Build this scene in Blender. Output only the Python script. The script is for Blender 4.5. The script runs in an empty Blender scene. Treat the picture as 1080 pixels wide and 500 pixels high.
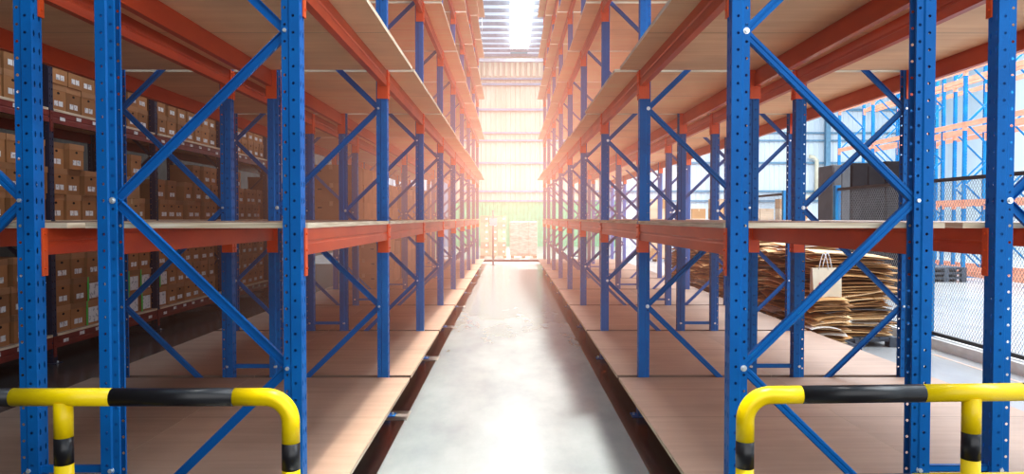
import bpy, bmesh, math, random
from mathutils import Vector, Matrix
random.seed(7)
PI = math.pi
C = bpy.context.scene.collection
SC = bpy.context.scene
CAMZ = 1.85
F0, BAY, NB = 4.01, 2.8, 8                      # first frame distance, bay pitch, bays
LV = [0.37, 1.824, 3.24, 4.69, 6.13, 7.60, 9.05]  # top of the decks
RD = 1.1                                        # frame depth
POST_H = 9.9
DT = 0.03
ORD = ['first','second','third','fourth','fifth','sixth','seventh','eighth','ninth','tenth','eleventh','twelfth','thirteenth']
LVN = ['lowest','second','third','fourth','fifth','sixth','topmost']

# ------------------------------------------------------------------ materials
def mat(name, color, rough=.5, metal=0, build=None, coat=0, spec=.5):
    m = bpy.data.materials.new(name); m.use_nodes = True
    nt = m.node_tree; b = nt.nodes['Principled BSDF']
    b.inputs['Base Color'].default_value = (*color, 1)
    b.inputs['Roughness'].default_value = rough
    b.inputs['Metallic'].default_value = metal
    b.inputs['Specular IOR Level'].default_value = spec
    if coat: b.inputs['Coat Weight'].default_value = coat
    if build: build(nt, b)
    return m
def N(nt, t, **kw):
    n = nt.nodes.new(t)
    for k, v in kw.items(): setattr(n, k, v)
    return n
def mottled(c1, c2, scale=(1,1,1), nscale=4, detail=4, bump=0, isl=0, ramp=(.35,.65)):
    def f(nt, b):
        tc = N(nt, 'ShaderNodeTexCoord'); mp = N(nt, 'ShaderNodeMapping')
        mp.inputs['Scale'].default_value = scale
        nt.links.new(tc.outputs['Object'], mp.inputs['Vector'])
        oi = N(nt, 'ShaderNodeObjectInfo'); ad = N(nt, 'ShaderNodeVectorMath', operation='ADD')
        ml = N(nt, 'ShaderNodeMath', operation='MULTIPLY'); ml.inputs[1].default_value = 37.
        nt.links.new(oi.outputs['Random'], ml.inputs[0])
        nt.links.new(mp.outputs[0], ad.inputs[0]); nt.links.new(ml.outputs[0], ad.inputs[1])
        no = N(nt, 'ShaderNodeTexNoise'); no.inputs['Scale'].default_value = nscale
        no.inputs['Detail'].default_value = detail
        nt.links.new(ad.outputs[0], no.inputs['Vector'])
        cr = N(nt, 'ShaderNodeValToRGB')
        cr.color_ramp.elements[0].position = ramp[0]; cr.color_ramp.elements[1].position = ramp[1]
        cr.color_ramp.elements[0].color = (*c1,1); cr.color_ramp.elements[1].color = (*c2,1)
        nt.links.new(no.outputs[0], cr.inputs[0])
        out = cr.outputs[0]
        if isl:
            g = N(nt, 'ShaderNodeNewGeometry') if isl == 2 else oi
            src = g.outputs['Random Per Island'] if isl == 2 else oi.outputs['Random']
            mr = N(nt, 'ShaderNodeMapRange'); mr.inputs[3].default_value = .72 if isl == 1 else .35
            mr.inputs[4].default_value = 1.15 if isl == 1 else 1.35
            nt.links.new(src, mr.inputs[0])
            mx = N(nt, 'ShaderNodeVectorMath', operation='SCALE')
            nt.links.new(out, mx.inputs[0]); nt.links.new(mr.outputs[0], mx.inputs['Scale'])
            out = mx.outputs[0]
        nt.links.new(out, b.inputs['Base Color'])
        if bump:
            bp = N(nt, 'ShaderNodeBump'); bp.inputs['Strength'].default_value = bump
            bp.inputs['Distance'].default_value = .01
            nt.links.new(no.outputs[0], bp.inputs['Height']); nt.links.new(bp.outputs[0], b.inputs['Normal'])
    return f
M = {}
M['blue']   = mat('blue_paint', (0,.135,.42), .42, build=mottled((0,.118,.42),(0,.145,.50), nscale=3), spec=.12)
M['teal']   = mat('teal_paint', (.0,.2,.5), .5, build=mottled((0,.17,.46),(.004,.23,.54)), spec=.2)
M['orange'] = mat('orange_paint', (.54,.055,.014), .36, build=mottled((.47,.042,.011),(.60,.07,.017), scale=(1,.4,1), nscale=4))
M['conn']   = mat('orange_connector', (.78,.085,.015), .35, build=mottled((.72,.075,.014),(.82,.10,.018)))
M['darkred']= mat('dark_red_paint', (.20,.022,.014), .4, build=mottled((.17,.018,.012),(.24,.028,.018)))
M['salmon'] = mat('salmon_paint', (.85,.25,.12), .5, build=mottled((.85,.33,.20),(.92,.40,.26)))
M['zinc']   = mat('zinc', (.75,.8,.85), .3, .6, build=mottled((.7,.75,.8),(.85,.88,.9)))
M['yellow'] = mat('yellow_paint', (.95,.66,.0), .3, build=mottled((.94,.64,.0),(.98,.69,.0), nscale=3), spec=.35)
M['black']  = mat('black_paint', (.010,.010,.012), .3, build=mottled((.010,.010,.012),(.013,.013,.015), nscale=3), spec=.4)
M['box']    = mat('archive_cardboard', (.36,.17,.07), .8, build=mottled((.36,.155,.052),(.45,.20,.072), nscale=2, isl=1))
M['boxlid'] = mat('archive_lid_cardboard', (.42,.20,.09), .8, build=mottled((.38,.18,.075),(.46,.225,.10), nscale=2, isl=1))
M['hole']   = mat('dark_opening', (.006,.004,.003), .9, build=mottled((.005,.004,.003),(.009,.006,.004)))
M['carton'] = mat('carton_cardboard', (.45,.24,.10), .8, build=mottled((.40,.21,.085),(.50,.27,.12), nscale=2, isl=1))
M['cartonp']= mat('pale_carton', (.62,.45,.30), .75, build=mottled((.58,.41,.27),(.68,.50,.34), nscale=2, isl=1))
M['tape']   = mat('packing_tape', (.55,.38,.20), .3, build=mottled((.5,.33,.17),(.6,.42,.24)))
M['white']  = mat('white_paper', (.82,.83,.84), .6, build=mottled((.45,.46,.50),(.88,.88,.88), nscale=22, ramp=(.38,.45)))
M['green']  = mat('green_tape', (.05,.65,.08), .5, build=mottled((.04,.6,.07),(.06,.7,.1)))
def flat_nodes(nt, b):
    g = N(nt,'ShaderNodeNewGeometry'); r = N(nt,'ShaderNodeValToRGB'); r.color_ramp.interpolation='CONSTANT'
    st = [(0,(.30,.13,.04)),(.16,(.62,.33,.12)),(.38,(.78,.47,.20)),(.6,(.90,.62,.33)),(.80,(.50,.27,.10)),(.9,(.85,.80,.72)),(.955,(.10,.09,.09))]
    while len(r.color_ramp.elements) < len(st): r.color_ramp.elements.new(.5)
    for e,(p,c) in zip(r.color_ramp.elements, st): e.position=p; e.color=(*c,1)
    nt.links.new(g.outputs['Random Per Island'], r.inputs[0])
    tc = N(nt,'ShaderNodeTexCoord'); n = N(nt,'ShaderNodeTexNoise'); n.inputs['Scale'].default_value=6; nt.links.new(tc.outputs['Object'], n.inputs[0])
    m = N(nt,'ShaderNodeMapRange'); m.inputs[3].default_value=.75; m.inputs[4].default_value=1.2; nt.links.new(n.outputs[0], m.inputs[0])
    v = N(nt,'ShaderNodeVectorMath', operation='SCALE'); nt.links.new(r.outputs[0], v.inputs[0]); nt.links.new(m.outputs[0], v.inputs['Scale']); nt.links.new(v.outputs[0], b.inputs['Base Color'])
M['flat']   = mat('flattened_cardboard', (.55,.33,.16), .8, build=flat_nodes)
M['dkpal']  = mat('grey_plastic', (.055,.075,.10), .5, build=mottled((.045,.06,.085),(.07,.09,.12)))
M['wood']   = mat('pallet_wood', (.35,.22,.13), .8, build=mottled((.28,.17,.10),(.42,.27,.16), scale=(1,8,8)))
M['dgrey']  = mat('dark_grey_steel', (.015,.016,.019), .9, build=mottled((.011,.012,.015),(.016,.017,.020)), spec=.05)
M['mgrey']  = mat('mid_grey_steel', (.09,.095,.105), .6, build=mottled((.08,.085,.095),(.10,.105,.115)), spec=.1)
M['fence']  = mat('fence_black_steel', (.02,.022,.026), .5, build=mottled((.018,.02,.023),(.028,.03,.034)))
M['cream']  = mat('cream_paint', (.80,.74,.56), .5, build=mottled((.78,.71,.53),(.84,.78,.6)))
M['bag']    = mat('kraft_bag_paper', (.75,.66,.50), .7, build=mottled((.70,.61,.45),(.8,.71,.55)))
M['magenta']= mat('magenta_print', (.7,.03,.15), .5, build=mottled((.65,.03,.13),(.75,.04,.17)))
M['wrap']   = mat('stretch_wrap', (.5,.4,.32), .3, build=mottled((.40,.30,.22),(.58,.5,.43), scale=(1,1,3), nscale=5), coat=.5)
M['greenwall'] = mat('green_cladding', (.03,.50,.28), .6, build=mottled((.02,.45,.25),(.04,.54,.31)))
M['wall']   = mat('wall_cladding', (.72,.80,.86), .55, build=mottled((.68,.77,.84),(.76,.83,.88), scale=(1,1,.2), nscale=1))
M['wallc']  = mat('cream_cladding', (.6,.58,.46), .55, build=mottled((.56,.54,.42),(.64,.62,.50), scale=(1,1,.2), nscale=1))
M['dwall']  = mat('dark_wall', (.06,.055,.05), .8, build=mottled((.05,.045,.04),(.075,.07,.06)))
M['roof']   = mat('roof_sheet_glow', (.45,.54,.62), .45, build=mottled((.40,.49,.57),(.52,.61,.70), scale=(.2,4,1), nscale=1))
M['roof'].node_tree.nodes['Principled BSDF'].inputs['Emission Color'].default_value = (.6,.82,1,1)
M['roof'].node_tree.nodes['Principled BSDF'].inputs['Emission Strength'].default_value = .62  # emission added to brighten the roof underside
M['kerb'] = mat('pale_kerb', (.75,.75,.74), .7, build=mottled((.68,.68,.67),(.8,.8,.79)))
M['wire'] = mat('wire_steel', (.10,.10,.11), .5, build=mottled((.09,.09,.10),(.13,.13,.14)))
M['purlin'] = mat('purlin_steel', (.3,.37,.43), .5, build=mottled((.26,.33,.39),(.34,.41,.47)))
M['girt']   = mat('blue_girt', (.12,.30,.45), .5, build=mottled((.10,.27,.41),(.14,.33,.49)))
M['pad']    = mat('grey_floor_patch', (.2,.18,.16), .8, build=mottled((.16,.14,.12),(.24,.21,.19)))  # grey of the floor patches below the aisle-side posts

def ply(c1=(.40,.235,.135), c2=(.60,.385,.235)):
    def f(nt, b):
        tc = N(nt,'ShaderNodeTexCoord'); oi = N(nt,'ShaderNodeObjectInfo')
        ml = N(nt,'ShaderNodeMath', operation='MULTIPLY'); ml.inputs[1].default_value = 53.
        nt.links.new(oi.outputs['Random'], ml.inputs[0])
        ad = N(nt,'ShaderNodeVectorMath', operation='ADD')
        nt.links.new(tc.outputs['Object'], ad.inputs[0]); nt.links.new(ml.outputs[0], ad.inputs[1])
        mp = N(nt,'ShaderNodeMapping'); mp.inputs['Scale'].default_value = (.35,5,.35)
        nt.links.new(ad.outputs[0], mp.inputs[0])
        n1 = N(nt,'ShaderNodeTexNoise'); n1.inputs['Scale'].default_value = 2.6; n1.inputs['Detail'].default_value = 6; n1.inputs['Distortion'].default_value = .7
        nt.links.new(mp.outputs[0], n1.inputs[0])
        n2 = N(nt,'ShaderNodeTexNoise'); n2.inputs['Scale'].default_value = 1.4; n2.inputs['Detail'].default_value = 3
        nt.links.new(ad.outputs[0], n2.inputs[0])
        cr = N(nt,'ShaderNodeValToRGB')
        cr.color_ramp.elements[0].position=.3; cr.color_ramp.elements[1].position=.72
        cr.color_ramp.elements[0].color=(*c1,1); cr.color_ramp.elements[1].color=(*c2,1)
        nt.links.new(n1.outputs[0], cr.inputs[0])
        mr = N(nt,'ShaderNodeMapRange'); mr.inputs[1].default_value=.3; mr.inputs[2].default_value=.7; mr.inputs[3].default_value=.88; mr.inputs[4].default_value=1.1
        nt.links.new(n2.outputs[0], mr.inputs[0])
        mr2 = N(nt,'ShaderNodeMapRange'); mr2.inputs[3].default_value=.9; mr2.inputs[4].default_value=1.12
        nt.links.new(oi.outputs['Random'], mr2.inputs[0])
        m2 = N(nt,'ShaderNodeMath', operation='MULTIPLY'); nt.links.new(mr.outputs[0], m2.inputs[0]); nt.links.new(mr2.outputs[0], m2.inputs[1])
        # board joints every 0.93 m along the bay
        sx = N(nt,'ShaderNodeSeparateXYZ'); nt.links.new(tc.outputs['Object'], sx.inputs[0])
        a1 = N(nt,'ShaderNodeMath', operation='ADD'); a1.inputs[1].default_value = 1.35; nt.links.new(sx.outputs[1], a1.inputs[0])
        a2 = N(nt,'ShaderNodeMath', operation='PINGPONG'); a2.inputs[1].default_value = .675; nt.links.new(a1.outputs[0], a2.inputs[0])
        a3 = N(nt,'ShaderNodeMath', operation='GREATER_THAN'); a3.inputs[1].default_value = .006; nt.links.new(a2.outputs[0], a3.inputs[0])
        a4 = N(nt,'ShaderNodeMapRange'); a4.inputs[3].default_value=.55; a4.inputs[4].default_value=1; nt.links.new(a3.outputs[0], a4.inputs[0])
        m3 = N(nt,'ShaderNodeMath', operation='MULTIPLY'); nt.links.new(m2.outputs[0], m3.inputs[0]); nt.links.new(a4.outputs[0], m3.inputs[1])
        sc = N(nt,'ShaderNodeVectorMath', operation='SCALE')
        nt.links.new(cr.outputs[0], sc.inputs[0]); nt.links.new(m3.outputs[0], sc.inputs['Scale'])
        nt.links.new(sc.outputs[0], b.inputs['Base Color'])
        bp = N(nt,'ShaderNodeBump'); bp.inputs['Strength'].default_value=.15; bp.inputs['Distance'].default_value=.01
        nt.links.new(n1.outputs[0], bp.inputs['Height']); nt.links.new(bp.outputs[0], b.inputs['Normal'])
    return f
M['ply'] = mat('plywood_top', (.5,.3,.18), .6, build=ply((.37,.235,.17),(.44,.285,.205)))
M['plyun_lit'] = mat('plywood_underside_lit', (.8,.5,.3), .6, build=ply((.84,.52,.29),(.95,.64,.39)))  # underside colour lightened in place of bounce light from the floor
M['plyedge'] = mat('plywood_edge', (.78,.64,.46), .7, build=mottled((.60,.46,.30),(.86,.74,.56), scale=(1,1,30), nscale=3))

def floor_nodes(nt, b):
    tc = N(nt,'ShaderNodeTexCoord'); s = N(nt,'ShaderNodeSeparateXYZ'); nt.links.new(tc.outputs['Object'], s.inputs[0])
    mp = N(nt,'ShaderNodeMapping'); mp.inputs['Scale'].default_value=(1,.45,1); nt.links.new(tc.outputs['Object'], mp.inputs[0])
    n1 = N(nt,'ShaderNodeTexNoise'); n1.inputs['Scale'].default_value=1.6; n1.inputs['Detail'].default_value=9; n1.inputs['Roughness'].default_value=.62
    nt.links.new(mp.outputs[0], n1.inputs[0])
    def step(th):
        g = N(nt,'ShaderNodeMath', operation='GREATER_THAN'); g.inputs[1].default_value=th
        nt.links.new(s.outputs[0], g.inputs[0]); return g.outputs[0]
    def ramp(a, c):
        r = N(nt,'ShaderNodeValToRGB'); r.color_ramp.elements[0].position=.3; r.color_ramp.elements[1].position=.7
        r.color_ramp.elements[0].color=(*a,1); r.color_ramp.elements[1].color=(*c,1); nt.links.new(n1.outputs[0], r.inputs[0]); return r.outputs[0]
    def mix(f, a, c):
        x = N(nt,'ShaderNodeMix', data_type='RGBA'); nt.links.new(f, x.inputs[0]); nt.links.new(a, x.inputs[6]); nt.links.new(c, x.inputs[7]); return x.outputs[2]
    dark = ramp((.040,.036,.034),(.078,.070,.065)); grey = ramp((.15,.18,.19),(.24,.27,.275)); conc = ramp((.40,.41,.42),(.52,.53,.53))  # dark: shade below the rack decks painted into the floor colour
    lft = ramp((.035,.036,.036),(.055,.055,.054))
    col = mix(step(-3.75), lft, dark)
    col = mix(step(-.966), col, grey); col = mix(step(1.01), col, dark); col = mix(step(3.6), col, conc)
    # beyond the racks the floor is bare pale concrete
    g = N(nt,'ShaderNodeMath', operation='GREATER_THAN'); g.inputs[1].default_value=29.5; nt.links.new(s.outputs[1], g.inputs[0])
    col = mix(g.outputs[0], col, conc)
    nt.links.new(col, b.inputs['Base Color'])
    r = N(nt,'ShaderNodeMapRange'); r.inputs[3].default_value=.17; r.inputs[4].default_value=.23
    nt.links.new(n1.outputs[0], r.inputs[0]); nt.links.new(r.outputs[0], b.inputs['Roughness'])
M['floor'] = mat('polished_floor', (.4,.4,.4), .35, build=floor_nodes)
def emis(name, col, s):
    m = bpy.data.materials.new(name); m.use_nodes=True; nt=m.node_tree; b=nt.nodes['Principled BSDF']
    b.inputs['Base Color'].default_value=(*col,1); b.inputs['Emission Color'].default_value=(*col,1); b.inputs['Emission Strength'].default_value=s
    return m
M['sky'] = emis('skylight_sheet', (.95,.98,1), 7)

# ------------------------------------------------------------------ mesh helpers
def nb(): return bmesh.new()
def box(bm, c, s, mi=0, rot=None):
    r = bmesh.ops.create_cube(bm, size=1)
    mt = Matrix.Translation(c) @ (rot if rot is not None else Matrix()) @ Matrix.Diagonal((*s,1))
    bmesh.ops.transform(bm, matrix=mt, verts=r['verts'])
    fs = set(f for v in r['verts'] for f in v.link_faces)
    for f in fs: f.material_index = mi
    return fs
def span(bm, a, b, mi=0):
    a, b = Vector(a), Vector(b)
    return box(bm, (a+b)/2, [abs(x) for x in (b-a)], mi)
def tube(bm, pts, r, seg=16, mi=0, caps=True, smooth=True):
    rings = []; n = len(pts); pts = [Vector(p) for p in pts]; up = None
    for i, p in enumerate(pts):
        t = (pts[min(i+1,n-1)] - pts[max(i-1,0)]).normalized()
        if up is None:
            up = Vector((0,1,0)) if abs(t.y) < .9 else Vector((1,0,0))
        u = (up - t*up.dot(t)).normalized(); w = t.cross(u); up = u
        rr = r[i] if isinstance(r, (list,tuple)) else r
        rings.append([bm.verts.new(p + (u*math.cos(a)+w*math.sin(a))*rr) for a in [2*PI*k/seg for k in range(seg)]])
    for i in range(n-1):
        for k in range(seg):
            f = bm.faces.new((rings[i][k], rings[i][(k+1)%seg], rings[i+1][(k+1)%seg], rings[i+1][k]))
            f.material_index = mi; f.smooth = smooth
    if caps:
        for q in (rings[0][::-1], rings[-1]):
            f = bm.faces.new(q); f.material_index = mi
def prism(bm, prof, a, b, mi=0, up=(0,1,0), caps=True):
    """closed 2-D profile (u,v) swept from a to b; v along 'up', u across."""
    a, b = Vector(a), Vector(b); t = (b-a).normalized(); v = Vector(up); v = (v - t*v.dot(t)).normalized(); u = v.cross(t)
    r0 = [bm.verts.new(a+u*p[0]+v*p[1]) for p in prof]; r1 = [bm.verts.new(b+u*p[0]+v*p[1]) for p in prof]
    n = len(prof)
    for i in range(n):
        f = bm.faces.new((r0[i], r0[(i+1)%n], r1[(i+1)%n], r1[i])); f.material_index = mi
    if caps:
        for q in (r0[::-1], r1): bm.faces.new(q).material_index = mi
def strip(bm, p0, p1, H, cols, pitch=.0904, z0=0):
    """vertical sheet from p0 to p1 (xy); cols=[(width, hole_w, hole_h, phase)] with hole_w 0 for solid."""
    p0 = Vector(p0); p1 = Vector(p1); d = (p1-p0).normalized(); u = 0
    P = lambda uu, z: bm.verts.new((p0.x+d.x*uu, p0.y+d.y*uu, z))
    for (w, hw, hh, ph) in cols:
        if not hw:
            bm.faces.new([P(u,z0),P(u+w,z0),P(u+w,H),P(u,H)])
        else:
            z = z0 + ph*pitch
            if ph: bm.faces.new([P(u,z0),P(u+w,z0),P(u+w,z),P(u,z)])
            while z + pitch <= H:
                cx, cz = u+w/2, z+pitch/2
                o = [P(u,z),P(u+w,z),P(u+w,z+pitch),P(u,z+pitch)]
                k = .3
                q = [(-1,-k),(-k,-1),(k,-1),(1,-k),(1,k),(k,1),(-k,1),(-1,k)]
                i = [P(cx+a*hw/2, cz+b*hh/2) for a, b in q]
                bm.faces.new([o[0],o[1],i[2],i[1]]); bm.faces.new([o[1],o[2],i[4],i[3]])
                bm.faces.new([o[2],o[3],i[6],i[5]]); bm.faces.new([o[3],o[0],i[0],i[7]])
                bm.faces.new([o[0],i[1],i[0]]); bm.faces.new([o[1],i[3],i[2]])
                bm.faces.new([o[2],i[5],i[4]]); bm.faces.new([o[3],i[7],i[6]])
                z += pitch
            if z < H-1e-4: bm.faces.new([P(u,z),P(u+w,z),P(u+w,H),P(u,H)])
        u += w
def mesh(name, bm, mats, bevel=None):
    if bevel: bmesh.ops.bevel(bm, geom=bm.edges[:], offset=bevel, segments=1, affect='EDGES')
    bmesh.ops.recalc_face_normals(bm, faces=bm.faces[:])
    me = bpy.data.meshes.new(name); bm.to_mesh(me); bm.free()
    for m in (mats if isinstance(mats,(list,tuple)) else [mats]): me.materials.append(M[m])
    return me
def link(name, me, parent=None, loc=(0,0,0), rz=0, label=None):
    o = bpy.data.objects.new(name, me); C.objects.link(o); o.location = loc; o.rotation_euler = (0,0,rz)
    if parent is not None: o.parent = parent
    if label: o['label'] = label
    return o
USED = {}
def tag(o, label, cat, group=None, kind=None):
    assert 4 <= len(label.split()) <= 16, label
    USED.setdefault(label, []).append(o.name)
    o['label'] = label; o['category'] = cat
    if group: o['group'] = group
    if kind: o['kind'] = kind
    return o
def thing(name, loc, rz, label, cat, group=None, kind=None):
    o = link(name, None, None, loc, rz); return tag(o, label, cat, group, kind)
def struct(name, me, loc=(0,0,0), label=None):
    o = link(name, me, None, loc); o['kind'] = 'structure'
    if label: o['label'] = label
    return o

# ------------------------------------------------------------------ room shell
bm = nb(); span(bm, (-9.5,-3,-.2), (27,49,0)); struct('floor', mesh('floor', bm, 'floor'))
def corrugated(bm, x0, x1, z0, z1, y, pitch=.32, dep=.04, mi=0):
    x = x0
    while x < x1-1e-3:
        pr = [(x,y),(x+pitch*.68,y),(x+pitch*.76,y-dep),(x+pitch*.92,y-dep),(x+pitch,y)]
        for a, b in zip(pr, pr[1:]):
            f = bm.faces.new([bm.verts.new((a[0],a[1],z0)),bm.verts.new((b[0],b[1],z0)),bm.verts.new((b[0],b[1],z1)),bm.verts.new((a[0],a[1],z1))])
            f.material_index = mi
        x += pitch
YW = 48.0; ZR = 12.45
bm = nb(); corrugated(bm, -9.5, -5, 0, 12.4, YW); corrugated(bm, -5, 6.5, 0, 12.4, YW, mi=1); corrugated(bm, 6.5, 27, 0, 12.4, YW)
struct('wall_back', mesh('wall_back', bm, ['wall','wallc']))
bm = nb(); corrugated(bm, -5, 6.8, 0, 2.95, YW-.12, pitch=.25, dep=.03); struct('wall_back_lower', mesh('wall_back_lower', bm, 'greenwall'))
bm = nb(); span(bm, (-9.7,-3,0), (-9.5,49,12.4)); struct('wall_left', mesh('wall_left', bm, 'dwall'))
bm = nb(); span(bm, (-9.7,-3.2,0), (-2.6,-3,12.4)); struct('wall_light_block', mesh('wall_light_block', bm, 'dwall'))  # unseen wall added behind the camera to block world light on the left
bm = nb(); span(bm, (27,-3,0), (27.2,49,12.4)); struct('wall_right', mesh('wall_right', bm, 'wall'))
# roof sheet with openings for the skylights (built as strips), purlins across
bm = nb()
SKY = (.02, 1.12)
for x0, x1 in ((-9.6, SKY[0]), (SKY[1], 27.1)): span(bm, (x0,-3,ZR), (x1,49,ZR+.05))
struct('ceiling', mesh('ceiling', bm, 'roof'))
n = 0
for zz, hh in ((2.97,.10),(3.6,.12),(5.45,.12),(6.9,.10),(7.4,.10),(8.9,.14),(10.55,.14),(10.9,.10)):
    n += 1; bm = nb(); span(bm, (-9.5,YW-.22,zz-hh/2), (27,YW-.06,zz+hh/2)); struct('trim_%d'%n, mesh('trim', bm, 'girt'), label='horizontal girt on the end wall')
for xx in (-4.2, 6.6, 13.4, 20.6):
    n += 1; bm = nb(); prism(bm, [(-.15,-.15),(.15,-.15),(.15,-.12),(.02,-.12),(.02,.12),(.15,.12),(.15,.15),(-.15,.15),(-.15,.12),(-.02,.12),(-.02,-.12),(-.15,-.12)], (xx,YW-.4,0), (xx,YW-.4,ZR), up=(0,1,0))
    struct('trim_%d'%n, mesh('trim', bm, 'girt'), label='blue steel column at the end wall')
# purlins and rafters
pg = nb(); prism(pg, [(-.09,-.05),(.09,-.05),(.09,.05),(-.09,.05)], (-9.5,0,0), (27,0,0), up=(0,1,0)); pm = mesh('roof_purlin', pg, 'purlin')
y = 29.7; k = 0
while y < 47.6:
    o = link('roof_purlin', pm, None, (0, y, ZR-.10)); k += 1
    tag(o, 'blue-grey steel purlin crossing under the roof sheets, %s in from the end wall' % str(int(round((47.6-y)/1.27))+1), 'beam', 'roof purlins'); o['kind']='structure'; del o['category']; o.name='trim_%d'%(n+k)
    y += 1.27
n += k
bm = nb()
for yy in (44.6,):
    span(bm, (-9.5,yy-.1,11.3), (27,yy+.1,11.5)); span(bm, (-9.5,yy-.1,12.2), (27,yy+.1,12.35))
    x = 26
    while x < 26:
        prism(bm, [(-.04,-.04),(.04,-.04),(.04,.04),(-.04,.04)], (x,yy,11.4), (x+1,yy,12.25)); prism(bm, [(-.04,-.04),(.04,-.04),(.04,.04),(-.04,.04)], (x+2,yy,11.4), (x+1,yy,12.25)); x += 2
n += 1; struct('trim_%d'%n, mesh('roof_truss', bm, 'purlin'), label='grey lattice roof truss near the end wall')
bm = nb(); span(bm, (SKY[0],2,ZR-.26), (SKY[1],45,ZR-.22)); struct('window_1', mesh('skylight', bm, 'sky'), label='long bright skylight strip over the aisle')
# high louvre band on the back wall
bm = nb()
x = -5
while x < 6.8: span(bm, (x,YW-.08,11.1), (x+.16,YW-.05,12.2)); x += .36
n += 1; struct('trim_%d'%n, mesh('louvre', bm, 'cream'), label='cream vertical louvre band high on end wall')
# thin hanging roof rods
for xx, yy in ((.55,40.5),(-1.45,38.0)):
    bm = nb(); tube(bm, [(0,0,0),(0,0,1.1)], .02, 6); o = link('hanging_rod', mesh('rod', bm, 'zinc'), None, (xx,yy,ZR-1.15))
    tag(o, 'thin steel rod hanging from the roof, %s the bright skylight strip' % ('under' if xx>0 else 'left of'), 'rod')
n += 1; bm = nb(); span(bm, (-1.55,30.9,0), (1.6,31.2,.09)); struct('trim_%d'%n, mesh('kerb', bm, 'dgrey'), label='low dark strip across the end of the aisle')  # low dark strip on the floor across the aisle end
M['line'] = mat('faded_orange_line', (.6,.38,.28), .6, build=mottled((.45,.42,.40),(.68,.36,.22), nscale=5))
n += 1; bm = nb(); span(bm, (5.72,7,0.0), (5.77,13.6,.002)); struct('trim_%d'%n, mesh('line', bm, 'line'), label='faded orange line painted on the floor')
n += 1; bm = nb(); span(bm, (6.0,3,0), (6.25,20,.14)); struct('trim_%d'%n, mesh('kerb', bm, 'kerb'), label='low concrete kerb under the mesh fence')

# ------------------------------------------------------------------ rack parts
def post_mesh(name, m, bolts):
    bm = nb()
    w = .09; F1, F2, ST = .056, .036, .008
    # web, two columns of slots
    strip(bm, (0,-.045), (0,.045), POST_H, [(.045,.013,.034,0),(.045,.013,.034,0)])
    for s in (-1,1):
        strip(bm, (0,.045*s), (F1,.045*s), POST_H, [(.012,0,0,0),(F1-.012,.0155,.0155,.0)])
        strip(bm, (F1,.045*s), (F1+ST,.037*s), POST_H, [(math.hypot(ST,.008),0,0,0)])
        strip(bm, (F1+ST,.037*s), (F1+ST+F2,.037*s), POST_H, [(F2,.0155,.0155,.5)])
        strip(bm, (F1+ST+F2,.037*s), (F1+ST+F2,.022*s), POST_H, [(.015,0,0,0)])
    for f in bm.faces: f.material_index = 0
    for z in bolts:
        for s in (-1,):
            tube(bm, [(.080,.052*s,z),(.080,.028*s,z)], .011, 6, 1, smooth=False)
            tube(bm, [(.080,.040*s,z),(.080,.0385*s,z)], .018, 10, 1, smooth=False)
        tube(bm, [(.080,.050,z),(.080,.036,z)], .011, 6, 1, smooth=False)
    return mesh(name, bm, [m,'zinc'])
NODE = [.115+.915*i for i in range(11)]
def brace_mesh(name, m, dx, dz):
    """channel brace from (0,0,0) to (dx,0,dz)"""
    bm = nb()
    pr = [(-.024,-.010),(-.020,-.016),(-.006,-.016),(-.003,-.011),(.003,-.011),(.006,-.016),(.020,-.016),(.024,-.010),(.024,.016),(.020,.016),(.020,-.006),(-.020,-.006),(-.020,.016),(-.024,.016)]
    d = Vector((dx,0,dz)).normalized()*.02
    prism(bm, pr, -d, Vector((dx,0,dz))+d, up=(0,1,0))
    return mesh(name, bm, m)
def foot_mesh(m):
    bm = nb(); span(bm, (-.06,-.075,0), (.115,.075,.008)); span(bm, (-.006,-.05,.008),(-.001,.05,.10))
    span(bm,(.0,-.052,.008),(.09,-.046,.09)); span(bm,(.0,.046,.008),(.09,.052,.09))
    tube(bm, [(-.035,0,.008),(-.035,0,.03)], .012, 6, 1, smooth=False)
    return mesh('foot_plate', bm, [m,'zinc'])
def beam_mesh(name, m, L=BAY-.1):
    bm = nb()
    # profile in x (depth) / z (height); origin on top-centre, aisle face at x=0
    H = .148; W = .05
    pr = [(0,0),(0,-.066),(.006,-.074),(.006,-.082),(0,-.090),(0,-H),(W,-H),(W,-.03),(W-.012,-.03),(W-.012,0)]
    r0 = [bm.verts.new((x,-L/2,z)) for x, z in pr]; r1 = [bm.verts.new((x,L/2,z)) for x, z in pr]
    for i in range(len(pr)): bm.faces.new((r0[i],r0[(i+1)%len(pr)],r1[(i+1)%len(pr)],r1[i]))
    bm.faces.new(r0[::-1]); bm.faces.new(r1)
    return bm
def conn_bm(bm, s, L=BAY-.1):
    y = s*(L/2)
    span(bm, (-.006,y-.004*s,-.262),(.088,y+.0035*s,.002))         # plate on the post flange
    span(bm, (-.010,y-.004*s,-.262),(-.002,y+.042*s,.002))          # leg on the post face
    for z in (-.03,-.12,-.22): tube(bm, [(-.010,y+.022*s,z),(-.018,y+.022*s,z)], .007, 6, 0, smooth=False)
class Kit: pass
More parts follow.
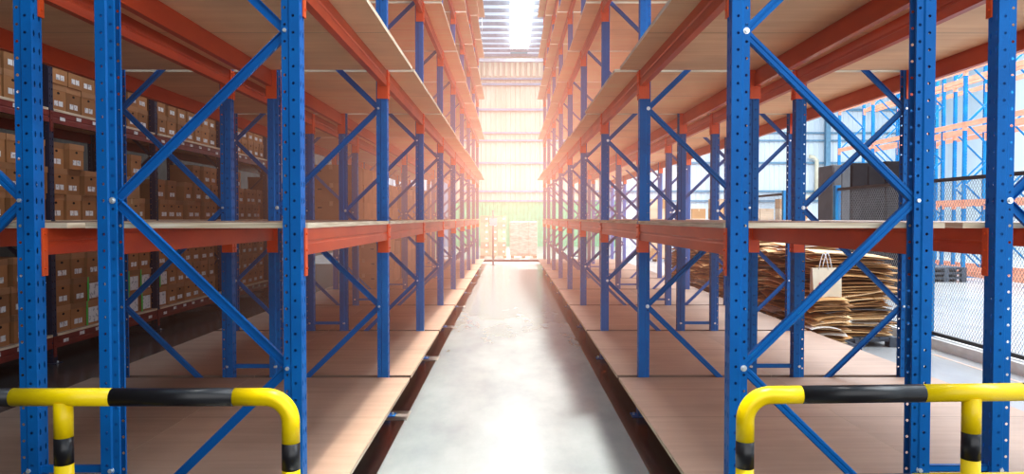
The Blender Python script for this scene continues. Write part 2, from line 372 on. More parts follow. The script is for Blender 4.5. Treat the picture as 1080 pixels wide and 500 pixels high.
def make_kit(tagname, m, bm_m, conn_m):
    k = Kit()
    k.post_a = post_mesh('post', m, [NODE[i] for i in range(1,11,2)])
    k.post_b = post_mesh('post', m, [NODE[i] for i in range(0,11,2)])
    g0, g1 = .080, RD-.080
    k.up = brace_mesh('brace', m, g0-g1, .915)      # from far node up to near node
    k.dn = brace_mesh('brace', m, g1-g0, .915)      # from near node up to far node
    k.hz = brace_mesh('brace', m, RD-.16, 0)
    k.foot = foot_mesh(m)
    k.beam = mesh('beam', beam_mesh('beam', bm_m), bm_m)
    k.conn = []
    for s in (1,-1): b = nb(); conn_bm(b,s); k.conn.append(mesh('connector', b, conn_m))
    b = beam_mesh('b', bm_m); conn_bm(b,1); conn_bm(b,-1); k.beamc = mesh('beam_with_ends', b, bm_m)
    # beam with stickers
    b = nb(); span(b, (-.003,-.055,-.063),(-.0008,.055,-.018))
    k.stick = mesh('sticker', b, 'white')
    # row spacer
    b = nb(); span(b,(-.175,-.02,-.018),(.175,-.015,.018)); span(b,(-.175,-.02,.014),(.175,.01,.018)); span(b,(-.175,-.02,-.018),(.175,.01,-.014))
    for s in (-1,1):
        span(b,(s*.175,-.034,-.026),(s*.25,-.028,.026)); span(b,(s*.165,-.034,-.020),(s*.18,-.014,.020)); tube(b,[(s*.222,-.054,0),(s*.222,-.038,0)],.012,6,1,smooth=False)
        tube(b,[(s*.222,-.0395,0),(s*.222,-.036,0)],.018,8,1,smooth=False)
    k.spacer = mesh('row_spacer', b, [m,'zinc'])
    return k
KA = make_kit('a','blue','orange','conn')
M['dimblue'] = mat('blue_paint_dim', (.006,.02,.06), .5, build=mottled((.005,.017,.05),(.008,.024,.07)))  # blue paint darkened to stand in for dim light at far left
KC = make_kit('c','dimblue','darkred','darkred')
KD = make_kit('d','teal','salmon','salmon')
M_pad = None
def frame(rack, kit, y, nmax=10, foot=True, bottom=True):
    """upright frame in the rack's local space: near post web at x=0, far post web at x=RD"""
    f = link('upright_frame', None, rack, (0,y,0))
    link('post', kit.post_a, f); link('post', kit.post_b, f, (RD,0,0), PI)
    for i in range(nmax):
        if i % 2 == 0: link('brace', kit.up, f, (RD-.08,0,NODE[i]))
        else: link('brace', kit.dn, f, (.08,0,NODE[i]))
    link('brace', kit.hz, f, (.08,0,NODE[0]-.035))
    if foot: link('foot_plate', kit.foot, f); link('foot_plate', kit.foot, f, (RD,0,0), PI)
    return f
def rack(label, x, left, kit, frames, levels, skip=lambda l,b:False, zs=None, spacer=False, nmax=10, conn=lambda l,b:True, sticker=False, group=None):
    rt = thing('pallet_rack', (x,0,0), PI if left else 0, label, 'rack', group)
    sy = -1 if left else 1
    for y in frames: frame(rt, kit, sy*y, nmax)
    for b in range(len(frames)-1):
        ym = sy*(frames[b]+frames[b+1])/2
        for l in levels:
            if skip(l,b): continue
            z = (zs or LV)[l]-DT-.001
            for xx, rz in ((0,0),(RD,PI)):
                if conn(l,b):
                    o = link('beam', kit.beam, rt, (xx,ym,z), rz); [link('connector', c, o) for c in kit.conn]
                else: o = link('beam', kit.beamc, rt, (xx,ym,z), rz)
                if sticker and xx == 0:
                    for yy in (-1.1,-.72,-.33,.05,.4,.78,1.14): link('label_sticker', kit.stick, o, (0,yy,-.04*((yy*100)%2>1)))
    if spacer:
        for y in frames:
            for z in (.47, 5.0): link('row_spacer', kit.spacer, rt, (RD+.17, sy*y-.045*0 - 0, z), 0 if not left else PI)
    return rt
XL, XR, GAP = -1.133, 1.195, .34
FR = [F0+BAY*i for i in range(NB+1)]
minb = {3:1, 4:2, 5:4, 6:5}
skA = lambda l,b: b < minb.get(l,0)
far = lambda l,b: l <= 4 or b <= 5
RA = rack('blue and orange racking lining the left side of the central aisle', XL, True, KA, FR, range(7), skA, spacer=True)
RB = rack('blue and orange racking second from central aisle, on the left', XL-2*RD-GAP, False, KA, FR, range(5), skA)
RC_ = rack('blue and orange racking lining the right side of the central aisle', XR, False, KA, FR, range(7), skA, spacer=True)
RD_ = rack('blue and orange racking second from central aisle, on the right', XR+2*RD+GAP, True, KA, FR, range(5), skA)
# spacer sits in front of the frames, facing the camera: turned racks need the channel flipped
FRC = [6.55+2.75*i for i in range(6)]
RCC = rack('dark red and blue racking full of archive boxes at far left', -5.8, True, KC, FRC, range(4), nmax=6, sticker=True)
FRD = [19.2+2.8*i for i in range(5)]
RE = rack('pale blue and salmon racking beyond the mesh fence, front row', 13.6, False, KD, FRD, range(0,4), zs=[.30,2.43,4.76,6.40], nmax=9, conn=lambda l,b: False)
RE2 = rack('pale blue and salmon racking beyond the mesh fence, rear row', 15.0, False, KD, FRD, range(0,4), zs=[.30,2.43,4.76,6.40], nmax=9, conn=lambda l,b: False)
for o in (RE, RE2): o.location.z = 0

# pale patches on the floor below the posts nearest the aisle
patchm = nb(); span(patchm, (-.16,-.16,0),(.2,.16,.004)); patchm = mesh('floor_patch', patchm, 'pad')
for i, y in enumerate(FR[1:]):
    o = link('floor_patch', patchm, None, (XL+.03,y,0), PI); tag(o, 'pale grey floor patch under the %s left aisle-side post from the front' % ORD[i+1], 'footing', 'floor patches')

# ------------------------------------------------------------------ decks
DM = {}
def deck_mesh(w, L, low=False):
    key = (round(w,3), round(L,3), low)
    if key not in DM:
        bm = nb(); span(bm, (-w/2,-L/2,-DT), (w/2,L/2,0))
        for f in bm.faces:
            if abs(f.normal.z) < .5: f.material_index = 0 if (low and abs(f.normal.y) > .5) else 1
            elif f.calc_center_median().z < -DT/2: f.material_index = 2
        DM[key] = mesh('plywood_deck', bm, ['ply','plyedge','plyun_lit'])
    return DM[key]
random.seed(11)
def decks(x_in, x_out, rname, frames, levels, skip, L=BAY-.1):
    """x_in: list/func of near-aisle edge per level; x_out likewise"""
    for b in range(len(frames)-1):
        for l in levels:
            if skip(l,b): continue
            a, c = x_in(l), x_out(l)
            jit = random.uniform(-.02,.02) if l >= 2 else 0
            o = link('plywood_deck', deck_mesh(abs(c-a), L, l==0), None, ((a+c)/2+jit, (frames[b]+frames[b+1])/2, LV[l]), 0 if c>a else PI)
            tag(o, 'brown plywood deck, %s level, %s bay from the front, %s' % (LVN[l], ORD[b], rname), 'deck', 'plywood decks on the racks')
mid = RD + GAP/2
decks(lambda l: XL + (.20 if l==0 else .012 if l==1 else .235), lambda l: XL-mid+(.0008 if l<1 else .05), 'left aisle-side racking', FR, range(7), skA)
decks(lambda l: XL-2*mid-(.20 if l==0 else .012 if l==1 else .22), lambda l: XL-mid-(.0008 if l<1 else .05), 'left second racking', FR, range(5), skA)
decks(lambda l: XR - (.185 if l==0 else .012 if l==1 else .2), lambda l: XR+mid-(.0008 if l<1 else .05), 'right aisle-side racking', FR, range(7), skA)
decks(lambda l: XR+2*mid+(.20 if l==0 else .012 if l==1 else .22), lambda l: XR+mid+(.0008 if l<1 else .05), 'right second racking', FR, range(5), skA)
decks(lambda l: -5.8+.01, lambda l: -5.8-RD-.01, 'box-filled racking at far left', FRC, range(4), lambda l,b: False, L=2.65)

# ------------------------------------------------------------------ archive boxes
def abox_parts(w, d, h):
    lidh = .075
    b = nb(); span(b, (-d/2,-w/2,0),(d/2,w/2,h-.01))
    for f in b.faces: f.material_index = 0
    body = mesh('box_body', b, ['box','hole'])
    b = nb(); span(b, (-d/2-.006,-w/2-.005,h-lidh),(d/2+.006,w/2+.005,h)); lid = mesh('lid', b, 'boxlid')
    b = nb(); tube(b, [(d/2-.002,0,h-lidh-.035),(d/2+.002,0,h-lidh-.035)], .026, 12, smooth=False)
    for v in b.verts: v.co.z = (v.co.z-(h-lidh-.035))*.62+(h-lidh-.035)
    hole = mesh('handle_hole', b, 'hole')
    b = nb(); span(b, (d/2,-.085,h*.17),(d/2+.003,-.01,h*.37)); span(b, (d/2,.005,h*.17),(d/2+.003,.085,h*.37)); lab = mesh('paper_label', b, 'white')
    return body, lid, hole, lab
ABX = abox_parts(.31,.42,.335)
b = nb(); span(b, (.211,-.11,.03),(.2155,.11,.24)); SHEET = mesh('shipping_sheet', b, 'white')
b = nb(); span(b, (.2105,-.158,0),(.2165,-.128,.33)); GTAPE = mesh('green_tape', b, 'green')
b = nb(); span(b, (.2165,-.08,.05),(.2185,.08,.20)); span(b, (.2165,-.08,.25),(.2185,.02,.265))
fr = nb()
def one_mesh_box(w,d,h):
    b = nb(); span(b, (-d/2,-w/2,0),(d/2,w/2,h-.075)); span(b, (-d/2-.006,-w/2-.005,h-.075),(d/2+.006,w/2+.005,h),1)
    span(b, (d/2-.002,-.024,h-.125),(d/2+.002,.024,h-.095),2); span(b,(d/2-.002,-.08,h*.17),(d/2+.003,.08,h*.37),3)
    return mesh('archive_box', b, ['box','boxlid','hole','white'])
ABF = one_mesh_box(.31,.42,.335)
random.seed(5)
def put_box(x, y, z, label, group, near, extra=None, sc=1, mat_=None):
    rz = random.uniform(-.04,.04)
    if near:
        o = thing('archive_box', (x,y,z), rz, label, 'box', group)
        for nm, me in zip(('box_body','lid','handle_hole','paper_label'), ABX):
            if nm == 'paper_label' and extra == 'sheet': continue
            link(nm, me, o)
        if extra == 'sheet': link('shipping_sheet', SHEET, o); link('green_tape', GTAPE, o)
    else:
        o = link('archive_box', ABF, None, (x,y,z), rz); tag(o, label, 'box', group)
    if sc != 1: o.scale = (sc,sc,sc)
    return o
HN = ['bottom','middle','top','uppermost']
SHN = {0:'bottom shelf', 1:'shelf at eye level', 2:'upper shelf'}
def num(i):
    t = ORD
    if i < 13: return t[i]
    return ['fourteenth','fifteenth','sixteenth','seventeenth','eighteenth','nineteenth','twentieth','twenty-first','twenty-second','twenty-third','twenty-fourth','twenty-fifth','twenty-sixth','twenty-seventh','twenty-eighth','twenty-ninth','thirtieth','thirty-first','thirty-second','thirty-third','thirty-fourth','thirty-fifth','thirty-sixth','thirty-seventh','thirty-eighth','thirty-ninth','fortieth'][i-13]
XB = -5.8-.25
for l in (0,1,2):
    col = 0
    y = 7.98 if l != 1 else 8.02
    while y < 20.2:
        # keep clear of the posts
        hit = any(abs(y-fy) < .22 for fy in FRC)
        if hit: y += .06; continue
        if l == 1 and 10.9 < y < 11.5: y += .05; continue
        cnt = 2 if l == 2 else 3
        if l == 1: cnt = 3 if (y < 9.9) else random.choice([1,2,2,3,3]) if y < 14 else random.choice([2,3,3])
        if l == 0: cnt = 3
        for k in range(cnt):
            hgt = .336
            dx = random.uniform(-.015,.015) if l != 1 else random.uniform(-.05,.03)
            nm = ('bottom','top')[k] if cnt == 2 else ('bottom','middle','top')[k] if cnt == 3 else 'single'
            extra = 'sheet' if (l == 0 and 9.95 < y < 12.4 and k < 2) else None
            lab = '%s %sarchive box, %s stack from the front, %s of far-left racking' % (nm, 'white-labelled ' if not extra else 'green-taped ', num(col), SHN[l])
            put_box(XB+dx, y, LV[l]+.001+hgt*k, lab, 'archive boxes on the %s' % SHN[l], y < 13.2, extra)
        col += 1; y += .332 + (.055 if random.random() < .4 else 0)
# two big cartons among the archive boxes
def carton_mesh(w, d, h, m='carton', facing='y', marks=True):
    b = nb(); span(b, (-w/2,-d/2,0),(w/2,d/2,h))
    span(b, (-.03,-d/2-.002,h*.75),(.03,-d/2+.002,h+.002),1); span(b, (-.03,-d/2,h-.001),(.03,d/2,h+.0025),1)
    if marks:
        for s in (-1,1):
            span(b, (s*w*.25-.035,-d/2-.003,h*.62),(s*w*.25+.035,-d/2+.003,h*.70),2)
    return mesh('carton', b, [m,'tape','hole'])
for k in range(2):
    o = link('large_carton', carton_mesh(.50,.60,.32), None, (-6.08,11.2,LV[1]+.001+.325*k), PI/2)
    tag(o, '%s large plain carton on the eye-level shelf of the far-left racking' % ('lower','upper')[k], 'box')

# large cartons stored in left second rack, further down
random.seed(9)
cmA = carton_mesh(.78,.80,.31); cmB = carton_mesh(.62,.80,.26); cmC = carton_mesh(.52,.78,.24,'cartonp')
def stack(x, y, z, n, me, h, label, group, rz=0):
    for k in range(n):
        o = link('carton', me, None, (x+random.uniform(-.01,.01), y, z+.001+(h+.002)*k), rz+random.uniform(-.02,.02))
        tag(o, '%s carton %s' % (['bottom','second','third','fourth','fifth'][k] + (' tan' if me is not cmC else ' pale'), label), 'box', group)
for b in range(3,8):
    for c in range(3):
        y0 = FR[b]+.10+.41+.86*c
        me, h, n = (cmA,.31,3) if b == 3 else random.choice([(cmA,.31,2),(cmB,.26,3),(cmB,.26,3),(cmC,.24,4)])
        stack(XL-RD-GAP-.48, y0, LV[1], n, me, h, 'on the second level, left second racking, %s bay, %s stack' % (ORD[b], ORD[c]), 'cartons on the second level, left')
        if b >= 4:
            stack(XL-RD-GAP-.50, y0, LV[0], 4 if c%2 else 3, cmA, .31, 'on the lowest level, left second racking, %s bay, %s stack' % (ORD[b], ORD[c]), 'cartons on the lowest level, left')

# ------------------------------------------------------------------ guard barriers
def barrier(x0, sgn, y, z, label, tilt=0, drop=.394):
    """x0: centre of the elbow post, sgn: direction the barrier runs"""
    R = .039; r = .11
    o = thing('guard_barrier', (x0,y,0), 0, label, 'barrier')
    def seg(name, pts, m, rr=R, lab=None):
        b = nb(); tube(b, pts, rr, 28); q = link(name, mesh(name, b, m), o, label=lab); return q
    T = lambda x, zz: (sgn*x, 0, zz + tilt*x)
    elbow = []
    for i in range(13):
        a = PI/2*i/12
        elbow.append((r - r*math.cos(a), z - r + r*math.sin(a)))
    L1, L2, L3 = .245, .78, 1.215
    seg('yellow_elbow', [T(0,z-.20)] + [T(*p) for p in elbow] + [T(L1,z)], 'yellow')
    seg('black_band', [T(L1+.0005,z), T(L2,z)], 'black', R*1.012, 'black painted stretch of the top rail')
    seg('yellow_rail', [T(L2+.0005,z), T(L3,z)], 'yellow')
    seg('black_band', [T(L3+.0005,z), T(L3+.52,z)], 'black', R*1.012, 'black painted stretch of the top rail')
    seg('yellow_elbow', [T(L3+.5205,z)]+[T(2.02-p[0],p[1]) for p in elbow[::-1]]+[T(2.02,z-.20)], 'yellow')
    for x, top in ((0,z-.20),(.995,z-.02),(2.02,z-.20)):
        zz = z-.185 if x in (0,2.02) else z-.175
        seg('yellow_post', [T(x,top-.0005), T(x,zz-.0)], 'yellow', R) if top > zz+.001 else None
        t1 = min(top-.0005, zz)
        b1 = t1-.118
        seg('black_band', [T(x,t1), T(x,b1)], 'black', R*1.012, 'black painted band on the post')
        seg('yellow_post', [T(x,b1-.0005), T(x,.36)], 'yellow', R)
        seg('black_band', [T(x,.3595), T(x,.24)], 'black', R*1.012, 'black painted band on the post')
        seg('yellow_post', [T(x,.2395), (sgn*x,0,.012)], 'yellow', R)
        b = nb(); span(b,(sgn*x-.09,-.09,0),(sgn*x+.09,.09,.012)); 
        for dx in (-.065,.065):
            for dy in (-.065,.065): tube(b,[(sgn*x+dx,dy,.012),(sgn*x+dx,dy,.03)],.012,6,1,smooth=False)
        link('base_plate', mesh('base_plate', b, ['yellow','zinc']), o)
    zm = z-drop
    for a, c, m in ((.03,.46,'yellow'),(.46,.74,'black'),(.74,1.30,'yellow'),(1.30,1.6,'black'),(1.6,1.99,'yellow')):
        seg('mid_rail', [T(a+.0005,zm), T(c,zm)], m, R*.97 if m=='yellow' else R*.982)
    return o
barrier(-.962, -1, 3.19, 1.066, 'yellow and black tubular guard barrier at foot of left racking', drop=.405)
barrier(1.032, 1, 3.19, 1.072, 'yellow and black tubular guard barrier at foot of right racking', tilt=.012)

# ------------------------------------------------------------------ right side: fence, cardboard, cabinets
def fence(y0, y1, posts, label):
    X = 6.12
    o = thing('mesh_fence', (X,0,0), 0, label, 'fence')
    for y in posts:
        b = nb(); span(b,(-.05,y-.05,.14),(.05,y+.05,2.46)); span(b,(-.10,y-.10,.14),(.10,y+.10,.155)); link('post', mesh('post', b, 'teal'), o)
    for a, c in zip(posts, posts[1:]):
        a, c = min(a,c)+.06, max(a,c)-.06
        b = nb(); span(b,(-.02,a,2.36),(.02,c,2.41)); link('top_rail', mesh('top_rail', b, 'fence'), o)
        b = nb(); span(b,(-.02,a,.16),(.02,c,.21)); link('bottom_rail', mesh('bottom_rail', b, 'fence'), o)
        b = nb(); z0, z1 = .21, 2.36; W = c-a; H = z1-z0; p = .080; r = .0016
        tri = [(-r,-r),(r,-r),(r,r),(-r,r)]
        t = -H
        k = 0.72   # run over rise
        while t < W:
            s0 = max(0, -t/k if t < 0 else 0); s1 = min(H, (W-t)/k)
            if s1 > s0+.02:
                prism(b, tri, (0.003,a+t+k*s0,z0+s0),(0.003,a+t+k*s1,z0+s1), up=(1,0,0), caps=False)
                prism(b, tri, (-.003,c-(t+k*s0),z0+s0),(-.003,c-(t+k*s1),z0+s1), up=(1,0,0), caps=False)
            t += p*.72
        link('mesh_panel', mesh('mesh_panel', b, 'wire'), o)
    return o
fence(0,0,[4.55,7.6,10.65,13.7],'black wire mesh fence on concrete kerb, nearer run with teal posts')
fence(0,0,[16.3,19.3],'black wire mesh fence on concrete kerb, farther run beyond the gap')

def plastic_pallet(w, d, h=.14):
    b = nb()
    n = 8
    for i in range(n): span(b,(-w/2+i*w/n+.008,-d/2,h-.025),(-w/2+(i+1)*w/n-.008,d/2,h))
    for i in range(3):
        for j in range(3):
            cx = (-1,0,1)[i]*(w/2-.07); cy=(-1,0,1)[j]*(d/2-.07); span(b,(cx-.07,cy-.07,0),(cx+.07,cy+.07,h-.024))
    for j in range(3):
        cy=(-1,0,1)[j]*(d/2-.07); span(b,(-w/2,cy-.05,h-.06),(w/2,cy+.05,h-.026))
    return b
PALB = mesh('plastic_pallet', plastic_pallet(1.15,1.1), 'dkpal')
def pile(w, d, H, seed):
    rnd = random.Random(seed); b = nb(); z = 0
    while z < H:
        t = rnd.uniform(.006,.013)
        ww = w*rnd.uniform(.68,1.10); dd = d*rnd.uniform(.70,1.10)
        a = rnd.gauss(0,.14); tx = rnd.gauss(0,.03); ty = rnd.gauss(0,.04)+.05*math.sin(z*5+seed)
        cx, cy = rnd.gauss(0,.035), rnd.gauss(0,.035)
        R = Matrix.Rotation(a,4,'Z') @ Matrix.Rotation(tx,4,'X') @ Matrix.Rotation(ty,4,'Y')
        # sheet of 4x4 cells with a bend
        nx = 5; sag = rnd.uniform(0,.05); grid=[]
        lift = rnd.uniform(0,.03) if rnd.random()<.3 else 0
        for s in (0,t):
            rows=[]
            for i in range(nx+1):
                row=[]
                for j in range(nx+1):
                    u=(i/nx-.5); v=(j/nx-.5)
                    zz = -sag*(2*u)**2*.8 - sag*(2*v)**2*.5 + lift*max(0,2*u)**2*2 + s
                    p = R @ Vector((u*ww, v*dd, zz)); row.append(b.verts.new((cx+p.x, cy+p.y, z+p.z+.03)))
                rows.append(row)
            grid.append(rows)
        for s in (0,1):
            for i in range(nx):
                for j in range(nx):
                    g=grid[s]; b.faces.new((g[i][j],g[i+1][j],g[i+1][j+1],g[i][j+1]))
        for k in range(nx):
            for (i0,j0,i1,j1) in ((k,0,k+1,0),(k,nx,k+1,nx),(0,k,0,k+1),(nx,k,nx,k+1)):
                b.faces.new((grid[0][i0][j0],grid[0][i1][j1],grid[1][i1][j1],grid[1][i0][j0]))
        z += t*rnd.uniform(1.1,2.2)
    lo = min(v.co.z for v in b.verts)
    for v in b.verts: v.co.z = max(v.co.z, .002)
    bmesh.ops.recalc_face_normals(b, faces=b.faces[:])
    me = bpy.data.meshes.new('pile'); b.to_mesh(me); b.free(); me.materials.append(M['flat']); return me
SP = [(4.98,10.95,1.30,'nearest'),(4.95,12.35,1.38,'second nearest'),(4.9,13.75,1.30,'third nearest'),(4.95,15.2,1.36,'fourth nearest'),(4.9,16.7,1.15,'fifth nearest'),(4.95,18.2,1.3,'sixth nearest'),(4.95,19.8,1.25,'seventh nearest')]
for i, (x,y,h,nm) in enumerate(SP):
    o = link('plastic_pallet', PALB, None, (x,y,0), .03*(-1)**i); tag(o, 'dark blue-grey plastic pallet under the %s cardboard pile' % nm, 'pallet', 'plastic pallets under cardboard')
    o = link('cardboard_pile', pile(1.12,1.0,h-.13,40+i), None, (x,y,.141), .02*i)
    tag(o, 'pile of flattened brown cardboard sheets on a pallet, %s one' % nm, 'cardboard', 'flattened cardboard piles', 'stuff')
# paper carrier bag leaning on the nearest pile
o = thing('paper_bag', (4.32,9.98,.77), .1, 'cream paper carrier bag with looped white cord by the nearest cardboard pile', 'bag')
b = nb()
v=[b.verts.new(p) for p in ((-.20,-.05,0),(.20,-.05,0),(.20,.06,0),(-.20,.06,0),(-.21,-.02,.40),(.21,-.02,.40),(.21,.03,.40),(-.21,.03,.40))]
for q in ((0,1,5,4),(1,2,6,5),(2,3,7,6),(3,0,4,7),(3,2,1,0)): b.faces.new([v[i] for i in q])
link('bag_body', mesh('bag_body', b, 'bag'), o)
for yy, dx in ((-.025,-.05),(.03,.03)):
    b=nb(); tube(b,[(dx-.07+.0*i+.14*i/12, yy, .38+.22*math.sin(PI*i/12)) for i in range(13)], .006, 6); link('handle', mesh('handle', b, 'white'), o)
b = nb(); span(b,(-.12,-.055,.12),(-.02,-.040,.2)); link('print_mark', mesh('print_mark', b, 'magenta'), o)
# bag stands on a tied bundle of sheets beside the pile
o = link('cardboard_bundle', pile(.52,.44,.60,77), None, (4.34,10.03,.15), .05); tag(o,'small bundle of flattened cardboard under the cream paper bag','cardboard',None,'stuff')
o = link('plastic_pallet', mesh('small_pallet', plastic_pallet(.7,.6), 'dkpal'), None, (4.36,10.04,0), 0); tag(o,'small dark plastic pallet under the cream paper bag bundle','pallet')

# dark cabinets and grey pallets beyond the fence
def cabinet(x, y, w, d, h, m, label):
    o = thing('steel_cabinet', (x,y,0), 0, label, 'cabinet')
    b = nb(); span(b,(-w/2,-d/2,.1),(w/2,d/2,h)); link('cabinet_body', mesh('cabinet_body', b, m, .012), o)
    b = nb(); span(b,(-w/2+.05,-d/2+.05,0),(w/2-.05,d/2-.05,.1)); link('plinth', mesh('plinth', b, 'dgrey'), o)
    for s in (-1,1):
        b = nb(); x0 = min(s*.01, s*(w/2-.03)); x1 = max(s*.01, s*(w/2-.03)); span(b,(x0,-d/2-.02,.16),(x1,-d/2-.001,h-.06)); dr = link('door', mesh('door', b, m, .005), o)
        b = nb(); span(b,(s*.06-.012,-d/2-.05,h*.45),(s*.06+.012,-d/2-.02,h*.55)); link('handle', mesh('handle', b, 'zinc'), dr)
cabinet(7.78,17.6,.42,.8,3.1,'mgrey','narrow mid-grey steel cabinet beyond the fence, left of dark ones')
cabinet(8.45,17.7,.80,.8,3.15,'dgrey','dark grey steel cabinet beyond the fence, middle of three')
cabinet(9.45,17.8,1.05,.8,3.2,'dgrey','wide dark grey steel cabinet beyond the fence, rightmost of three')
for k in range(3):
    o = link('grey_pallet', PALB, None, (12.6,21.6,.142*k), 0); tag(o,'grey pallet on bright floor beyond the fence, %s of three'%['bottom','middle','top'][k],'pallet','grey pallets beyond the fence')
# cartons by the end wall, right
random.seed(21)
cp = carton_mesh(.58,.6,.42,'cartonp',marks=False); cq = carton_mesh(.58,.6,.42,'carton',marks=False)
def wood_pallet():
    b=nb()
    for i in range(7): span(b,(-.6+i*.175,-.5,.12),(-.6+i*.175+.13,.5,.14))
    for i in range(3): span(b,(-.6,-.5+i*.45,.1),(.6,-.4+i*.45,.12)); 
    for i in range(3):
        for j in range(3): span(b,(-.6+i*.52,-.5+j*.45,0),(-.44+i*.52,-.4+j*.45,.1))
    return mesh('wood_pallet', b, 'wood')
WP = wood_pallet()
for p, (px, nm) in enumerate(((6.3,'leftmost'),(7.75,'second'),(9.2,'third'),(10.65,'fourth'),(12.1,'rightmost'))):
    o = link('wooden_pallet', WP, None, (px,31.5,0)); tag(o,'wooden pallet under cartons near end wall at right, %s of five'%nm,'pallet','wooden pallets by the end wall')
    for i in range(2):
        for k in range(5 if p%2 else 6):
            o = link('carton', cp if (i+k+p)%3 else cq, None, (px-.3+.6*i,31.5,.141+.422*k), random.uniform(-.03,.03))
            tag(o,'carton near the end wall, %s pallet at right, %s column, %s up' % (nm,('left','right')[i],ORD[k]),'box','cartons by the end wall, right')
# cream pipe on end wall
b=nb(); tube(b,[(19.9,YW-.45,3.2),(19.9,YW-.45,5.6),(19.7,YW-.45,5.8),(19.4,YW-.45,5.85)],.13,10); tube(b,[(18.2,YW-.45,3.2),(19.9,YW-.45,3.2)],.13,10)
o = link('wall_duct', mesh('wall_duct',b,'cream')); tag(o,'cream bent duct on the blue-girted end wall, far right','duct')

# ------------------------------------------------------------------ end of the aisle
ce = carton_mesh(.385,.5,.30,'cartonp',marks=False); cd = carton_mesh(.385,.5,.30,'cartonp',marks=False)
o = link('wooden_pallet', WP, None, (-.77,33.9,0)); tag(o,'wooden pallet under the taller carton stack at aisle end','pallet')
for i in range(3):
    for k in range(6 if i < 3 else 5):
        o = link('carton', (ce,cd)[(i+k)%2], None, (-1.17+.395*i,33.9,.141+.302*k), random.uniform(-.02,.02))
        tag(o,'carton of the left stack at aisle end, %s column, %s up'%(['left','middle','right'][i],ORD[k]),'box','cartons at the end of the aisle, left')
        link('paper_label', (lambda: (lambda b:(span(b,(.04,-.256,.12),(.14,-.2505,.2)),mesh('paper_label',b,'white'))[1])(nb()))(), o)
o = link('wooden_pallet', WP, None, (.62,33.9,0)); tag(o,'wooden pallet under the wrapped carton stack at aisle end','pallet')
b = nb()
for i in range(3):
    for k in range(4): box(b,(-.42+.42*i,0,.20+.385*k),(.415,.55,.38))
me = mesh('wrapped', b, 'wrap', .012)
o = link('wrapped_load', me, None, (.62,33.9,.141)); tag(o,'pale plastic-wrapped carton load on pallet at aisle end, right','wrapped load')
o = thing('sign_pole', (-.67,28.8,0), 0, 'thin grey pole with small white plate standing at aisle end', 'pole')
b = nb(); tube(b,[(0,0,.01),(0,0,2.15)],.03,12); link('pole', mesh('pole',b,'mgrey'), o)
b = nb(); tube(b,[(0,0,0),(0,0,.015)],.11,20,smooth=False); link('base', mesh('base',b,'mgrey'), o)
b = nb(); span(b,(-.14,-.045,1.55),(.16,-.032,1.85)); link('plate', mesh('plate',b,'white'), o)

# ------------------------------------------------------------------ warm glow: emission in the world volume imitates light scattered along the aisle
def haze_glow():
    nt = SC.world.node_tree; out = nt.nodes['World Output']; tc = N(nt,'ShaderNodeNewGeometry')
    def gauss(c, s):
        a = N(nt,'ShaderNodeVectorMath', operation='SUBTRACT'); a.inputs[1].default_value = c; nt.links.new(tc.outputs['Position'], a.inputs[0])
        d = N(nt,'ShaderNodeVectorMath', operation='DIVIDE'); d.inputs[1].default_value = s; nt.links.new(a.outputs[0], d.inputs[0])
        e = N(nt,'ShaderNodeVectorMath', operation='DOT_PRODUCT'); nt.links.new(d.outputs[0], e.inputs[0]); nt.links.new(d.outputs[0], e.inputs[1])
        g = N(nt,'ShaderNodeMath', operation='MULTIPLY'); g.inputs[1].default_value=-1; nt.links.new(e.outputs['Value'], g.inputs[0])
        h = N(nt,'ShaderNodeMath', operation='EXPONENT'); nt.links.new(g.outputs[0], h.inputs[0]); return h.outputs[0]
    def em(g, col, s):
        e = N(nt,'ShaderNodeEmission'); e.inputs[0].default_value=(*col,1)
        k = N(nt,'ShaderNodeMath', operation='MULTIPLY'); k.inputs[1].default_value=s; nt.links.new(g,k.inputs[0]); nt.links.new(k.outputs[0], e.inputs[1]); return e.outputs[0]
    a = em(gauss((.1,25,3.2),(2.0,7,2.3)), HZ_CORE, HZ_S1)
    c = em(gauss((0,14,2.8),(2.4,5.6,2.4)), HZ_OUT, HZ_S2)
    ad = N(nt,'ShaderNodeAddShader'); nt.links.new(a, ad.inputs[0]); nt.links.new(c, ad.inputs[1]); nt.links.new(ad.outputs[0], out.inputs['Volume'])
HZ_CORE, HZ_S1 = (1,.88,.68), .008
HZ_OUT, HZ_S2 = (1,.46,.33), .085

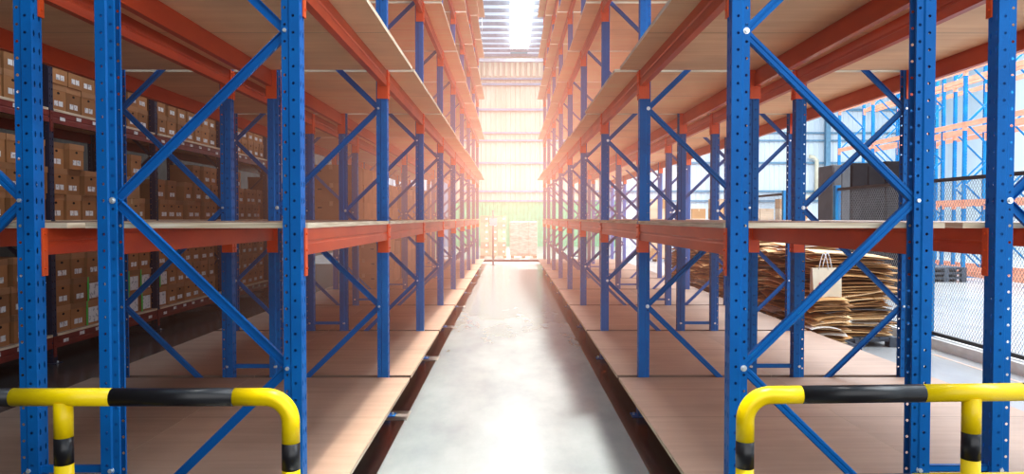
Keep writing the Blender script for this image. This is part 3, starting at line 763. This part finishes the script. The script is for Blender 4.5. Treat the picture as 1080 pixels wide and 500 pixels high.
# ------------------------------------------------------------------ lights
def area(name, loc, size, power, col, rot=(0,0,0), spread=PI):
    l = bpy.data.lights.new(name,'AREA'); l.shape='RECTANGLE'; l.size, l.size_y = size; l.energy=power; l.color=col; l.spread=spread
    o = bpy.data.objects.new(name,l); C.objects.link(o); o.location=loc; o.rotation_euler=rot; return o
area('aisle_skylight_light', (.57,24,12.0), (1.1,42), 260, (1,.96,.90), spread=math.radians(90))
area('aisle_skylight_beam', (.93,24,11.95), (2.15,42), 950, (1,.95,.86), rot=(0,math.radians(4.5),0), spread=math.radians(4.2))
area('right_fill_light', (15.5,18,12.2), (17,34), 11500, (.93,.97,1))  # overhead fill added for the bright right side, not a skylight
area('end_wall_fill_light', (3,40,12.2), (26,12), 800, (1,.96,.90))  # overhead fill added to light the end wall
area('left_fill_light', (-7.0,18,12.2), (2,30), 60, (1,.9,.8))  # weak fill added above the far-left aisle, no skylight there
area('front_fill_light', (9,-2.6,4.6), (20,7), 680, (.97,.98,1), rot=(math.radians(88),0,0))  # front fill added behind the camera, no door there
W = bpy.data.worlds.new('World'); SC.world = W; W.use_nodes = True
W.node_tree.nodes['Background'].inputs[0].default_value = (.85,.93,1,1); W.node_tree.nodes['Background'].inputs[1].default_value = .55

haze_glow()
W.cycles.volume_step_size = 4
# ------------------------------------------------------------------ camera
cam = bpy.data.cameras.new('camera'); co = bpy.data.objects.new('camera', cam); C.objects.link(co)
cam.sensor_width = 36; cam.lens = 772/1080*36; cam.clip_end = 200
co.location = (0,0,CAMZ); co.rotation_euler = (math.radians(90-1.484), 0, math.radians(-.148))
SC.camera = co
SC.view_settings.view_transform = 'Standard'; SC.view_settings.look = 'None'; SC.view_settings.exposure = .13
SC.cycles.use_denoising = True; SC.cycles.volume_max_steps = 24
SC.cycles.max_bounces = 6; SC.cycles.diffuse_bounces = 4; SC.cycles.volume_bounces = 0
SC.cycles.sample_clamp_indirect = 8
d = {k:v for k,v in USED.items() if len(v) > 1}
print('DUPLICATE LABELS', len(d), list(d)[:5], 'things', len(USED))
